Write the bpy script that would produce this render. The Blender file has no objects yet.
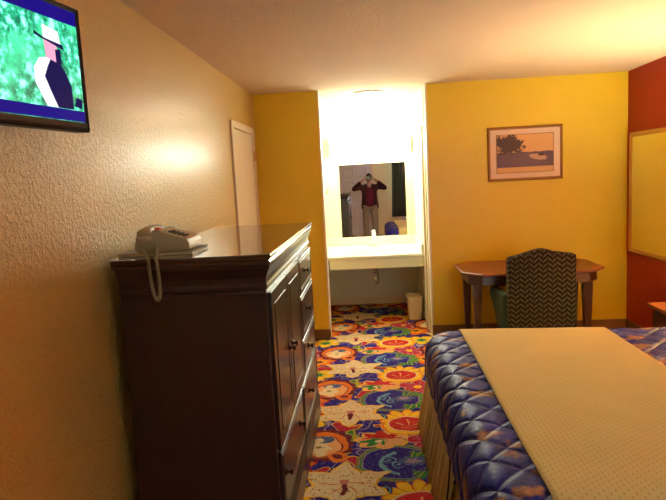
import bpy, bmesh, math, random
from mathutils import Vector, Matrix, noise
random.seed(7)
S = bpy.context.scene
C = S.collection
PI = math.pi

# ------------------------------------------------------------------ camera
F, YAW, PITCH, ROLL, H = 579.35, 0.0677, 0.1205, 0.0527, 1.5876
def ray(u, v):
    a, b = u - 333, v - 250
    c, s = math.cos(ROLL), math.sin(ROLL)
    U, W = a*c - b*s, a*s + b*c
    d = (U/F, 1.0, -W/F)
    cp, sp = math.cos(PITCH), math.sin(PITCH)
    Y, Z = d[1]*cp + d[2]*sp, -d[1]*sp + d[2]*cp
    cy, sy = math.cos(YAW), math.sin(YAW)
    return Vector((d[0]*cy - Y*sy, d[0]*sy + Y*cy, Z))
fwd = ray(333, 250).normalized()
right = (ray(433, 250) - ray(233, 250)).normalized()
up = (ray(333, 150) - ray(333, 350)).normalized()
cam_d = bpy.data.cameras.new('camera'); cam = bpy.data.objects.new('camera', cam_d); C.objects.link(cam)
m3 = Matrix((right, up, -fwd)).transposed()
cam.matrix_world = Matrix.Translation((0, 0, H)) @ m3.to_4x4()
cam_d.sensor_width = 36; cam_d.lens = F/666*36; cam_d.clip_start = 0.008; cam_d.clip_end = 60
S.camera = cam

# ------------------------------------------------------------------ world, view, daylight
w = bpy.data.worlds.new('world'); S.world = w; w.use_nodes = True
w.node_tree.nodes['Background'].inputs[0].default_value = (.75, .85, 1, 1)
w.node_tree.nodes['Background'].inputs[1].default_value = 2.5
S.view_settings.view_transform = 'Standard'; S.view_settings.look = 'None'
S.view_settings.gamma = 1; S.view_settings.use_curve_mapping = False
S.view_settings.exposure = 1.5
DAY, LAMP, DOME, VANITY, REAR_FILL = 22, 62, 12, 21.0, 48
def area(name, loc, rot, sx, sy, power, col):
    l = bpy.data.lights.new(name, 'AREA'); l.shape = 'RECTANGLE'; l.size = sx; l.size_y = sy; l.energy = power; l.color = col
    o = bpy.data.objects.new(name, l); C.objects.link(o); o.location = loc; o.rotation_euler = rot
    return o
# daylight entering by the rear window (beyond the glass)
area('window_daylight', (1.3, -1.93, 1.35), (PI/2, 0, 0), 1.5, 1.4, DAY, (.92, .93, 1))

# ------------------------------------------------------------------ node helpers
def lin(r, g, b):
    f = lambda c: (c/255/12.92) if c/255 <= .04045 else ((c/255+.055)/1.055)**2.4
    return (f(r), f(g), f(b))
class NT:
    def __init__(s, name):
        s.m = bpy.data.materials.new(name); s.m.use_nodes = True
        s.t = s.m.node_tree; s.n = s.t.nodes; s.b = s.n['Principled BSDF']
    def new(s, k): return s.n.new(k)
    def link(s, a, b): s.t.links.new(a, b)
class X:                       # a scalar expression made of Math nodes
    nt = None
    def __init__(s, k): s.k = k
    @staticmethod
    def op(o, *a):
        n = X.nt.new('ShaderNodeMath'); n.operation = o
        for i, q in enumerate(a):
            q = q.k if isinstance(q, X) else q
            if isinstance(q, (int, float)): n.inputs[i].default_value = q
            else: X.nt.link(q, n.inputs[i])
        return X(n.outputs[0])
    def __add__(s, o): return X.op('ADD', s, o)
    __radd__ = __add__
    def __sub__(s, o): return X.op('SUBTRACT', s, o)
    def __rsub__(s, o): return X.op('SUBTRACT', o, s)
    def __mul__(s, o): return X.op('MULTIPLY', s, o)
    __rmul__ = __mul__
    def __truediv__(s, o): return X.op('DIVIDE', s, o)
def xabs(a): return X.op('ABSOLUTE', a)
def xsin(a): return X.op('SINE', a)
def xcos(a): return X.op('COSINE', a)
def fract(a): return X.op('FRACT', a)
def xmin(a, b): return X.op('MINIMUM', a, b)
def xmax(a, b): return X.op('MAXIMUM', a, b)
def hyp(a, b): return X.op('SQRT', a*a + b*b)
def atan2(a, b): return X.op('ARCTAN2', a, b)
def clamp01(a): return xmax(xmin(a, 1.0), 0.0)
def mask(sd, wd=.003): return clamp01(.5 - sd/wd)          # 1 inside (sd<0)
def mixc(fac, a, b):
    n = X.nt.new('ShaderNodeMix'); n.data_type = 'RGBA'
    X.nt.link(fac.k, n.inputs[0])
    for i, q in ((6, a), (7, b)):
        if isinstance(q, tuple): n.inputs[i].default_value = (*q, 1)
        else: X.nt.link(q, n.inputs[i])
    return n.outputs[2]
def coords(nt, kind='Object'):
    tc = nt.new('ShaderNodeTexCoord'); sp = nt.new('ShaderNodeSeparateXYZ'); nt.link(tc.outputs[kind], sp.inputs[0])
    X.nt = nt
    return X(sp.outputs[0]), X(sp.outputs[1]), X(sp.outputs[2]), tc.outputs[kind]
def noi(nt, vec, scale, detail=2, rough=.5, out='Fac'):
    n = nt.new('ShaderNodeTexNoise'); n.inputs['Scale'].default_value = scale; n.inputs['Detail'].default_value = detail
    n.inputs['Roughness'].default_value = rough; nt.link(vec, n.inputs['Vector']); return X(n.outputs[out])
def vor(nt, vec, scale, feat='F1'):
    n = nt.new('ShaderNodeTexVoronoi'); n.feature = feat; n.inputs['Scale'].default_value = scale; nt.link(vec, n.inputs['Vector']); return X(n.outputs['Distance'])
def bump(nt, h, strength=.3, dist=.01):
    b = nt.new('ShaderNodeBump'); b.inputs['Strength'].default_value = strength; b.inputs['Distance'].default_value = dist
    nt.link(h.k, b.inputs['Height']); nt.link(b.outputs[0], nt.b.inputs['Normal'])
def setp(nt, col=None, rough=.5, metal=0, spec=None, coat=None, coatr=.1):
    b = nt.b.inputs
    if isinstance(col, tuple): b['Base Color'].default_value = (*col, 1)
    elif col is not None: nt.link(col, b['Base Color'])
    b['Roughness'].default_value = rough; b['Metallic'].default_value = metal
    if spec is not None: b['Specular IOR Level'].default_value = spec
    if coat: b['Coat Weight'].default_value = coat; b['Coat Roughness'].default_value = coatr
def plain(name, col, rough=.5, metal=0, spec=None, coat=None, coatr=.1, var=.06, scale=30, bmp=0):
    nt = NT(name); x, y, z, vec = coords(nt)
    f = noi(nt, vec, scale)
    c = mixc(f, tuple(v*(1-var) for v in col), tuple(min(1, v*(1+var)) for v in col))
    setp(nt, c, rough, metal, spec, coat, coatr)
    if bmp: bump(nt, f, bmp, .004)
    return nt.m
def emit(name, col, strength, base=None):
    nt = NT(name); setp(nt, base or col, .4, spec=.1 if base else None)
    nt.b.inputs['Emission Color'].default_value = (*col, 1); nt.b.inputs['Emission Strength'].default_value = strength
    return nt.m

# ------------------------------------------------------------------ materials
M = {}
def wallpaint(name, col, rough, coat, strength, scale=38, dist=.006, coatr=.25, spec=.5):
    nt = NT(name); x, y, z, vec = coords(nt)
    n1 = noi(nt, vec, scale, 3, .6); n2 = noi(nt, vec, scale*3.3, 2)
    h = clamp01((n1 - .46)*7.0)*.7 + n2*.35
    c = mixc(noi(nt, vec, 2.2, 2), tuple(v*.96 for v in col), tuple(min(1, v*1.03) for v in col))
    setp(nt, c, rough, 0, spec, coat, coatr); bump(nt, h, strength, dist)
    return nt.m
YEL = (.80, .565, .013)
M['yellow'] = wallpaint('yellow_paint', YEL, .5, .15, .25)
M['yellow_left'] = wallpaint('textured_yellow_paint', (.76, .51, .11), .42, .45, .8, 48, .010, .30)
M['cream_wall'] = wallpaint('cream_paint', (.86, .80, .54), .5, 0, .04)
M['red'] = wallpaint('red_paint', (.37, .012, .006), .55, 0, .25)
M['ceil'] = wallpaint('ceiling_paint', (.75, .59, .45), .9, 0, .3, 60, .01, spec=.15)
M['baseboard'] = plain('brown_vinyl_base', (.20, .09, .03), .5)
M['whitepaint'] = plain('white_door_paint', (.80, .70, .55), .42, bmp=.05)
M['whitedoor'] = plain('cool_white_door_paint', (.74, .74, .86), .4)
def wood(name, a, b, rough, coat, coatr, sx=(1, .08, 1), scale=22):
    nt = NT(name); x, y, z, vec = coords(nt)
    mp = nt.new('ShaderNodeMapping'); mp.inputs['Scale'].default_value = sx; nt.link(vec, mp.inputs[0])
    f = noi(nt, mp.outputs[0], scale, 4, .6)
    setp(nt, mixc(f, a, b), rough, 0, .5, coat, coatr)
    return nt.m
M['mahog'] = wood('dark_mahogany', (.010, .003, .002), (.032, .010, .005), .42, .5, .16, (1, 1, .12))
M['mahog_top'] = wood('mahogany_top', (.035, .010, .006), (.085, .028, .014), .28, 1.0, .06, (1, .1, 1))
M['deskwood'] = wood('cherry_desk_wood', (.15, .034, .010), (.27, .070, .018), .42, .25, .25, (.15, 1, 1))
M['darkwood'] = wood('dark_cherry_wood', (.035, .008, .005), (.08, .018, .009), .4, .4, .2, (1, 1, .15))
M['brass_dark'] = plain('dark_bronze', (.07, .04, .025), .35, .9)
M['chrome'] = plain('chrome', (.75, .75, .74), .15, 1)
M['brass'] = plain('polished_brass', (.85, .55, .16), .25, 1)
M['gold'] = plain('gilt_frame', (.62, .38, .12), .35, .7, bmp=.2, scale=60)
M['black'] = plain('black_plastic', (.012, .012, .014), .3)
M['phone'] = plain('beige_plastic', (.40, .36, .20), .38)
M['phone_d'] = plain('darker_beige_plastic', (.38, .34, .19), .4)
M['key'] = plain('dark_grey_keys', (.05, .045, .04), .5)
M['redlamp'] = plain('red_plastic', (.75, .06, .02), .4)
M['paper'] = plain('cream_paper', (.62, .55, .30), .7)
M['laminate'] = plain('pale_laminate', (.74, .76, .66), .25, coat=.3)
M['laminate_f'] = plain('cream_laminate_front', (.72, .70, .50), .4)
M['porcelain'] = plain('white_porcelain', (.82, .83, .80), .15, coat=.5)
M['bin'] = plain('cream_bin_plastic', (.88, .74, .46), .45)
M['mat'] = plain('cream_picture_mat', (.78, .58, .44), .8)
M['frame'] = plain('brown_gilt_frame', (.40, .18, .05), .45, .3)
M['green_curtain'] = plain('dark_green_curtain', (.085, .10, .065), .85)
M['acwhite'] = plain('white_ac_plastic', (.75, .76, .74), .45)
M['skin'] = plain('skin', (.60, .33, .24), .5)
M['hair'] = plain('dark_hair', (.02, .014, .012), .6)
M['cardigan'] = plain('dark_plum_knit', (.045, .010, .020), .85, bmp=.3, scale=80)
M['shirt'] = plain('burgundy_cloth', (.17, .008, .055), .8)
M['collar'] = plain('pale_pink_cloth', (.6, .42, .44), .8)
M['trousers'] = plain('grey_beige_cloth', (.34, .29, .24), .85)
M['shoe'] = plain('dark_leather', (.03, .02, .018), .5)
M['armcloth'] = plain('teal_green_upholstery', (.05, .085, .045), .9, bmp=.3, scale=90)
M['blackmetal'] = plain('black_iron', (.02, .02, .02), .4, .8)
def glossy(name, rough=.0, col=(.93, .95, .94)):
    nt = NT(name); setp(nt, col, rough, 1); return nt.m
M['mirror'] = glossy('mirror_silver', .0)
def glass(name):
    nt = NT(name); setp(nt, (.95, .97, .96), .02); nt.b.inputs['Transmission Weight'].default_value = 1; nt.b.inputs['IOR'].default_value = 1.05; return nt.m
M['glass'] = glass('window_glass')

# carpet ------------------------------------------------------------
def carpet():
    nt = NT('floral_carpet'); x, y, z, vec = coords(nt)
    wx, wy = noi(nt, vec, 9), None
    n2 = nt.new('ShaderNodeTexNoise'); n2.inputs['Scale'].default_value = 9; n2.inputs['Detail'].default_value = 2
    mp = nt.new('ShaderNodeMapping'); mp.inputs['Location'].default_value = (5, 3, 1); nt.link(vec, mp.inputs[0]); nt.link(mp.outputs[0], n2.inputs['Vector'])
    wy = X(n2.outputs['Fac'])
    x = x + (wx - .5)*.05; y = y + (wy - .5)*.05
    T = .928
    def loc(cx, cy):
        dx = (fract((x + (.2 - cx))/T + .5) - .5)*T
        dy = (fract((y + (-3.80 - cy))/T + .5) - .5)*T
        return dx, dy
    def pol(dx, dy): return hyp(dx, dy), atan2(dy, dx)
    def flower(dx, dy, R, n, ph, dep):
        r, t = pol(dx, dy)
        return r, t, r - (xabs(xcos((t - ph)*(n/2.0)))*(dep*R) + (1-dep)*R)
    blue = lin(22, 12, 140); navy = lin(20, 10, 70)
    cream = lin(236, 214, 168); gold = lin(250, 200, 25); orange = lin(236, 120, 20); redc = lin(205, 22, 18)
    maroon = lin(110, 10, 35); crim = lin(190, 15, 60); peach = lin(238, 172, 110); green = lin(30, 130, 60)
    olive = lin(130, 125, 50); ltblue = lin(110, 170, 200); slate = lin(70, 95, 150); lilac = lin(165, 140, 170); ygreen = lin(185, 175, 50)
    fn = noi(nt, vec, 7.5, 1)
    c = mixc(mask(xabs(fn - .5) - .014, .012), blue, lilac)
    c = mixc(mask(.60 - noi(nt, vec, 5.2, 1), .01), c, crim)
    c = mixc(mask(xabs(noi(nt, vec, 5.2, 1) - .597) - .008, .006), c, gold)
    # orange flower and yellow-green flower
    dx, dy = loc(.62, .20); r, t, sd = flower(dx, dy, .155, 6, .3, .35)
    c = mixc(mask(sd), c, redc); c = mixc(mask(sd + .018), c, orange); c = mixc(mask(xabs(xsin(t*6.0))*.05 + r - .09), c, gold); c = mixc(mask(r - .035), c, maroon)
    dx, dy = loc(.64, -.14); r, t, sd = flower(dx, dy, .15, 5, .9, .35)
    c = mixc(mask(sd), c, olive); c = mixc(mask(sd + .015), c, gold); c = mixc(mask(r + xabs(xsin(t*4.0))*.04 - .085), c, ygreen); c = mixc(mask(r - .04), c, green)
    # crimson flower
    dx, dy = loc(.50, -.47); r, t, sd = flower(dx, dy, .16, 5, .2, .4)
    c = mixc(mask(sd), c, peach); c = mixc(mask(sd + .012), c, crim); c = mixc(mask(xabs(xsin(t*5.0)) - .22, .1)*mask(r-.11), c, lilac); c = mixc(mask(r - .03), c, gold)
    # leaf squiggle
    dx, dy = loc(-.0, -.44)
    sd = xmax(xabs(dx - dy*.30 - xsin(dy*34.0)*.035) - .034 - xsin(dy*60.0)*.008, xabs(dy) - .19)
    c = mixc(mask(sd), c, olive); c = mixc(mask(sd + .010), c, ygreen); c = mixc(mask(sd + .026), c, green)
    # rosette
    dx, dy = loc(-.15, -.47); dyt = dy*.85
    r, t, sd = flower(dx, dyt, .19, 14, 0, .12)
    c = mixc(mask(sd), c, maroon); c = mixc(mask(r - .150), c, orange)
    c = mixc(mask(hyp(dx, dyt + .02) - .118), c, peach); c = mixc(mask(hyp(dx + .02, dyt + .05) - .07 - xsin(t*7.0)*.012), c, cream)
    c = mixc(mask(xabs(hyp(dx, dyt + .02) - .118) - .004), c, maroon)
    c = mixc(mask(hyp(dx*.7, (dy - .06)*1.2) - .052), c, slate); c = mixc(mask(hyp(dx + .03, dy - .055) - .03), c, cream)
    c = mixc(mask(hyp(dx - .10, dy + .17) - .06), c, orange); c = mixc(mask(hyp(dx - .10, dy + .16) - .03), c, maroon)
    c = mixc(mask(hyp(dx + .02, (dy + .04)*1.2) - .018), c, olive)
    # swirl
    dx, dy = loc(.29, -.71); r, t = pol(dx*.92, dy)
    c = mixc(mask(r - .215), c, olive); c = mixc(mask(r - .200), c, lilac); c = mixc(mask(xabs(r - .19) - .006), c, green); c = mixc(mask(r - .178), c, blue)
    for (ax, ay, sg, R) in ((-.055, .03, 1, .05), (.0, -.03, -1, .04)):
        rr, tt = pol(dx - ax, dy - ay)
        sp_ = xabs(fract(tt*(sg/(2*PI)) + rr/.030) - .5) - .17
        c = mixc(mask(sp_, .08)*mask(rr - R), c, ltblue)
    c = mixc(mask(xabs(hyp(dx - .03, dy + .01) - .125) - .012)*mask(dx - .0), c, ltblue)
    sd = hyp((dx - .09)*.8, dy*1.1 - .02) - .062 - xsin(atan2(dy, dx - .09)*7.0)*.008
    c = mixc(mask(sd), c, slate); c = mixc(mask(sd + .03), c, lilac)
    rr, tt = pol(dx - .13, dy + .02)
    fe = mask(rr - .15 - xsin(tt*11.0)*.016)*mask(.085 - rr)*mask(-1.0*dx + .08, .02)
    c = mixc(fe, c, green); c = mixc(fe*mask(xabs(xsin(tt*9.0 + rr*40.0)) - .35, .2), c, ygreen)
    # tulip
    dx, dy = loc(.205, -.425); r, t, sd = flower(dx*.72, dy, .125, 7, .4, .25)
    c = mixc(mask(sd), c, gold); c = mixc(mask(sd + .010), c, peach)
    c = mixc(mask(hyp(dx*.8, dy - .02) - .085 - xsin(t*9.0)*.02)*mask(.015 - dy), c, redc)
    c = mixc(mask(hyp(dx*.8 + .04, dy + .02) - .05 - xsin(t*8.0)*.02)*mask(dy - .02), c, green)
    c = mixc(mask(hyp(dx*.9 + .02, dy*1.3 + .03) - .02), c, cream)
    # lotus
    dx, dy = loc(.385, -.16); r, t, sd = flower(dx*.85, dy - .03, .165, 11, PI/2, .30)
    mt = mask(.0 - dy - .05)
    c = mixc(mask(sd)*mt, c, orange); c = mixc(mask(sd + .012)*mt, c, gold)
    c = mixc(mask(xabs(xcos((t - PI/2)*5.5)) - .16, .08)*mask(sd)*mt, c, redc)
    r2 = hyp(dx*.82, dy + .06)
    c = mixc(mask(r2 - .150)*mask(dy + .0), c, gold); c = mixc(mask(r2 - .146)*mask(.136 - r2)*mask(dy), c, orange)
    c = mixc(mask(hyp(dx*.85, dy + .04) - .112), c, redc)
    c = mixc(mask(xabs(hyp(dx*.85, dy + .04) - .112) - .005), c, cream)
    c = mixc(mask(xabs(xsin(atan2(dy + .10, dx)*4.0)) - .22, .1)*mask(hyp(dx, dy + .05) - .075), c, peach)
    # curl
    dx, dy = loc(.185, -.075); r, t = pol(dx, dy*1.2)
    c = mixc(mask(r - .07), c, navy); c = mixc(mask(xabs(fract(t/(2*PI) + r/.036) - .5) - .18, .08)*mask(r - .06), c, ltblue)
    # lily
    dx, dy = loc(0, 0); dx = dx*.86; r, t = pol(dx, dy)
    sd = r - (.238 - xabs(xsin((t - PI/2)*3.0))*.088 + xsin(t*17.0)*.006)
    c = mixc(mask(sd), c, gold); c = mixc(mask(sd + .014), c, cream)
    c = mixc(mask(xabs(sd + .045) - .004)*mask(.11 - r), c, lin(215, 180, 120))
    dots = mask(vor(nt, vec, 42) - .21, .08)*mask(xabs(r - .12) - .055)
    c = mixc(dots, c, maroon)
    c = mixc(mask(xabs(xsin(t*3.0)) - .30 + r*2.2, .12)*mask(r - .12)*mask(dy - .035), c, redc)
    c = mixc(mask(xabs(dx) - .012)*mask(xabs(dy + .055) - .06), c, maroon)
    c = mixc(mask(hyp(dx, dy - .01) - .022), c, lin(200, 120, 110))
    pile = noi(nt, vec, 420, 1)
    ln = noi(nt, vec, 26, 1)
    c = mixc(mask(xabs(fract(ln*5.0) - .5) - .045, .05)*.32, c, maroon)
    c = mixc(mask(xabs(fract(ln*5.0 + .35) - .5) - .03, .05)*.30, c, lin(250, 225, 150))
    c = mixc(pile*.14, c, lin(60, 40, 40))
    setp(nt, c, .92, 0, .15); bump(nt, pile, .4, .004)
    return nt.m
M['carpet'] = carpet()

def bedspread_mat():
    nt = NT('navy_quilted_print'); u, v, z, vec = coords(nt, 'UV')
    mp = nt.new('ShaderNodeMapping'); mp.inputs['Scale'].default_value = (1, 1.7, 1); nt.link(vec, mp.inputs[0])
    blot = vor(nt, mp.outputs[0], 4.6)
    n = noi(nt, vec, 30, 3); n3 = noi(nt, vec, 8, 2)
    navy = mixc(n3, lin(20, 22, 105), lin(42, 50, 172))
    navy = mixc(mask(xabs(n - .5) - .012, .02), navy, lin(70, 78, 175))
    c = mixc(mask(blot + (n - .5)*.5 - .27, .10), navy, lin(150, 108, 84))
    c = mixc(mask(blot + (n - .5)*.9 - .15, .08), c, lin(180, 130, 98))
    qa = (u*.9 + v*.95 + xsin(v*21.0 + u*9.0)*.012)/.165; qb = (u*.9 - v*.95 + xsin(u*19.0 - v*7.0)*.012)/.165
    fa = xabs(fract(qa + .5) - .5); fb = xabs(fract(qb + .5) - .5); mm = xmin(fa, fb)
    c = mixc(mask(mm - .022, .03)*.55, c, lin(14, 12, 40))
    setp(nt, c, .5, 0, .3)
    hgt = clamp01(mm*7.0)
    wr = noi(nt, vec, 16, 2)
    bump(nt, hgt + n*.12 + wr*.6, .6, .010)
    return nt.m
M['spread'] = bedspread_mat()
def runner_mat():
    nt = NT('gold_beige_dotted_runner'); u, v, z, vec = coords(nt, 'UV')
    a = xabs(fract(u/.018) - .5); b = xabs(fract(v/.026 + X.op('FLOOR', u/.018)*.5) - .5)
    d = hyp(a*.018, b*.014) - .0026
    m_ = mask(d, .003)
    st = noi(nt, vec, 6, 2)
    base = mixc(st, lin(222, 206, 138), lin(232, 217, 152))
    c = mixc(m_*.5, base, lin(165, 125, 75))
    n = noi(nt, vec, 300, 1)
    c = mixc(n*.12, c, lin(180, 150, 90))
    setp(nt, c, .8, 0, .2); bump(nt, n + m_*(-.8), .35, .003)
    return nt.m
M['runner'] = runner_mat()
def skirt_mat():
    nt = NT('beige_skirt_cloth'); x, y, z, vec = coords(nt)
    n = noi(nt, vec, 120, 2)
    setp(nt, mixc(n, lin(205, 178, 112), lin(225, 200, 135)), .85, 0, .2); bump(nt, n, .2, .003)
    return nt.m
M['skirt'] = skirt_mat()
def chair_mat():
    nt = NT('woven_zigzag_upholstery'); x, y, z, vec = coords(nt)
    # basket of short slanted strokes, flipping direction in alternate columns
    P = .072
    col = X.op('FLOOR', x/(P*.5)); par = fract(col*.5)*4.0 - 1.0      # -1 or +1
    k = fract(z/.040 + par*fract(x/(P*.5))*.75)
    st = mask(xabs(k - .5) - .17, .16)*mask(xabs(fract(x/(P*.5)) - .5) - .42, .1)
    n = noi(nt, vec, 200, 1)
    base = lin(40, 31, 18); hi = mixc(noi(nt, vec, 14, 1), lin(104, 94, 66), lin(80, 80, 54))
    c = mixc(st, base, hi)
    setp(nt, c, .85, 0, .2); bump(nt, st + n*.3, .4, .003)
    return nt.m
M['chair'] = chair_mat()
def tv_mat():
    nt = NT('television_foliage_picture'); x, y, z, vec = coords(nt)
    n = noi(nt, vec, 26, 4, .7); n2 = noi(nt, vec, 7, 2)
    c = mixc(clamp01((n - .40)*5.0), lin(5, 95, 70), lin(50, 205, 150))
    c = mixc(clamp01((n - .52)*9.0), c, lin(150, 250, 230))
    c = mixc(clamp01((n2 - .5)*4.0), c, lin(70, 215, 150))
    setp(nt, (0, 0, 0), .15); nt.link(c, nt.b.inputs['Emission Color']); nt.b.inputs['Emission Strength'].default_value = .72
    return nt.m
M['tvpic'] = tv_mat()
M['tvblue'] = emit('television_blue_band', lin(22, 8, 130), 0.38, (0, 0, 0))
M['tvwhite'] = emit('television_white', lin(245, 240, 255), 0.46, (0, 0, 0))
M['tvpink'] = emit('television_pink', lin(240, 170, 200), 0.42, (0, 0, 0))
M['tvnavy'] = emit('television_navy', lin(20, 16, 80), 0.34, (0, 0, 0))
M['vanity'] = emit('fluorescent_diffuser', (.97, 1, .87), VANITY)
def print_mat():
    nt = NT('landscape_print'); x, y, z, vec = coords(nt)       # local: x along width, z height, origin at centre
    n = noi(nt, vec, 24, 3, .65); n2 = noi(nt, vec, 70, 3, .7)
    sky = lin(226, 170, 112); dark = lin(50, 36, 56); mid = lin(140, 104, 122)
    land = mask(z - .012 + (n - .5)*.02, .004)
    c = mixc(land, sky, mixc(n2, dark, mid))
    tree = mask(hyp((x + .15)*.62, z - .085) - .088 + (n - .5)*.14 + (n2 - .5)*.08, .01)
    c = mixc(tree, c, mixc(n2, lin(50, 32, 40), lin(95, 62, 62)))
    path = mask(hyp((x - .12)*.55, (z + .02)*1.6 + x*.25) - .045 + (n2 - .5)*.05, .008)
    c = mixc(path, c, lin(200, 160, 140))
    anim = mask(hyp((x - .15)*.8, (z + .018)*1.6) - .022 + (n2 - .5)*.02, .005)
    c = mixc(anim, c, lin(70, 45, 55))
    c = mixc(mask(z + .128, .002), c, lin(226, 176, 116))
    setp(nt, c, .6); return nt.m
M['print'] = print_mat()
def shade_mat(name='lampshade_cloth', c0=(.85, .72, .5), c1=(.95, .76, .48, 1)):
    nt = NT(name); setp(nt, c0, .8); nt.b.inputs['Transmission Weight'].default_value = .0
    tr = nt.new('ShaderNodeBsdfTranslucent'); tr.inputs[0].default_value = c1
    mx = nt.new('ShaderNodeMixShader'); mx.inputs[0].default_value = .6
    out = nt.n['Material Output']
    nt.link(nt.b.outputs[0], mx.inputs[1]); nt.link(tr.outputs[0], mx.inputs[2]); nt.link(mx.outputs[0], out.inputs[0])
    return nt.m
M['shade'] = shade_mat(); M['shade_w'] = shade_mat('white_lampshade_cloth', (.85, .85, .85), (.9, .9, .9, 1))

# ------------------------------------------------------------------ mesh helpers
def obj(name, bm, mat, parent=None, loc=None, smooth=False, bevel=0, seg=2):
    me = bpy.data.meshes.new(name)
    bmesh.ops.recalc_face_normals(bm, faces=bm.faces[:])
    if smooth:
        for f in bm.faces: f.smooth = True
    bm.to_mesh(me); bm.free(); me.materials.append(mat)
    o = bpy.data.objects.new(name, me); C.objects.link(o)
    if parent: o.parent = parent
    if loc: o.location = loc
    if bevel:
        b = o.modifiers.new('bevel', 'BEVEL'); b.width = bevel; b.segments = seg; b.limit_method = 'ANGLE'; b.angle_limit = .6
        b.harden_normals = False
    return o
def thing(name, label, cat, loc=(0, 0, 0), rz=0, group=None):
    o = bpy.data.objects.new(name, None); C.objects.link(o); o.location = loc; o.rotation_euler = (0, 0, rz); o.empty_display_size = .1
    tag(o, label, cat, group); return o
def tag(o, label, cat, group=None):
    o['label'] = label; o['category'] = cat
    if group: o['group'] = group
    return o
def struct(name, bm, mat, **k):
    o = obj(name, bm, mat, **k); o['kind'] = 'structure'; return o
def box(bm, x0, x1, y0, y1, z0, z1):
    vs = [bm.verts.new((x, y, z)) for x in (x0, x1) for y in (y0, y1) for z in (z0, z1)]
    for f in ((0, 1, 3, 2), (4, 6, 7, 5), (0, 4, 5, 1), (2, 3, 7, 6), (0, 2, 6, 4), (1, 5, 7, 3)): bm.faces.new([vs[i] for i in f])
    return bm
def B(*a): return box(bmesh.new(), *a)
def prism(bm, pts, axis, a, b):
    """pts: 2-D outline; axis 0/1/2 = extrusion axis from a to b"""
    def P(p, t):
        if axis == 0: return (t, p[0], p[1])
        if axis == 1: return (p[0], t, p[1])
        return (p[0], p[1], t)
    A = [bm.verts.new(P(p, a)) for p in pts]; Z = [bm.verts.new(P(p, b)) for p in pts]
    bm.faces.new(A); bm.faces.new(Z[::-1])
    for i in range(len(pts)): j = (i+1) % len(pts); bm.faces.new((A[i], A[j], Z[j], Z[i]))
    return bm
def lathe(bm, prof, c=(0, 0, 0), n=24, axis='z'):
    rings = []
    for r, h in prof:
        R = []
        for i in range(n):
            t = 2*PI*i/n; p = (r*math.cos(t), r*math.sin(t), h)
            if axis == 'x': p = (p[2], p[0], p[1])
            if axis == 'y': p = (p[0], p[2], p[1])
            R.append(bm.verts.new((p[0]+c[0], p[1]+c[1], p[2]+c[2])))
        rings.append(R)
    for a, b in zip(rings, rings[1:]):
        for i in range(n): j = (i+1) % n; bm.faces.new((a[i], a[j], b[j], b[i]))
    if prof[0][0] > 1e-6: bm.faces.new(rings[0])
    if prof[-1][0] > 1e-6: bm.faces.new(rings[-1])
    bmesh.ops.remove_doubles(bm, verts=bm.verts[:], dist=1e-6)
    return bm
def tube(bm, pts, r, n=8, closed=False):
    pts = [Vector(p) for p in pts]; rings = []; L = len(pts)
    rr = r if isinstance(r, (list, tuple)) else [r]*L
    nrm = None
    for i, p in enumerate(pts):
        if closed: t = pts[(i+1) % L] - pts[i-1]
        else: t = pts[min(i+1, L-1)] - pts[max(i-1, 0)]
        t.normalize()
        if nrm is None: nrm = t.orthogonal().normalized()
        nrm = (nrm - t*nrm.dot(t)).normalized(); bn = t.cross(nrm)
        rings.append([bm.verts.new(p + (nrm*math.cos(2*PI*k/n) + bn*math.sin(2*PI*k/n))*rr[i]) for k in range(n)])
    for a, b in (list(zip(rings, rings[1:])) + ([(rings[-1], rings[0])] if closed else [])):
        for k in range(n): j = (k+1) % n; bm.faces.new((a[k], a[j], b[j], b[k]))
    if not closed: bm.faces.new(rings[0]); bm.faces.new(rings[-1])
    return bm
def skin(name, V_, E_, mat, parent, root=0, sub=2):
    me = bpy.data.meshes.new(name); me.from_pydata([v[:3] for v in V_], E_, []); me.materials.append(mat)
    o = bpy.data.objects.new(name, me); C.objects.link(o); o.parent = parent
    sm = o.modifiers.new('skin', 'SKIN'); sm.use_smooth_shade = True
    for i, v in enumerate(V_):
        d = me.skin_vertices[0].data[i]; r = v[3]; d.radius = r if isinstance(r, tuple) else (r, r); d.use_root = (i == root)
    sb = o.modifiers.new('sub', 'SUBSURF'); sb.levels = sub; sb.render_levels = sub
    return o
def frame_bm(axis, pos, a0, a1, z0, z1, w, d0, d1, bev=.3):
    """picture-frame moulding around a rectangle on a wall: axis 'x' wall plane (varies in y,z) or 'y' wall plane (varies in x,z)"""
    bm = bmesh.new()
    prof = [(0, d0), (0, d1*.55+d0*.45), (w*.25, d1), (w*.55, d1*.75+d0*.25), (w*.85, d1*.55+d0*.45), (w, d1*.35+d0*.65), (w, d0)]
    loops = []
    for inn, dep in prof:
        c = [(a0+inn, z0+inn), (a1-inn, z0+inn), (a1-inn, z1-inn), (a0+inn, z1-inn)]
        loops.append([bm.verts.new((dep, p, q) if axis == 'x' else (p, dep, q)) for p, q in c])
    for k in range(len(loops)):
        A, Z = loops[k], loops[(k+1) % len(loops)]
        for i in range(4): j = (i+1) % 4; bm.faces.new((A[i], A[j], Z[j], Z[i]))
    return bm

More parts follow.
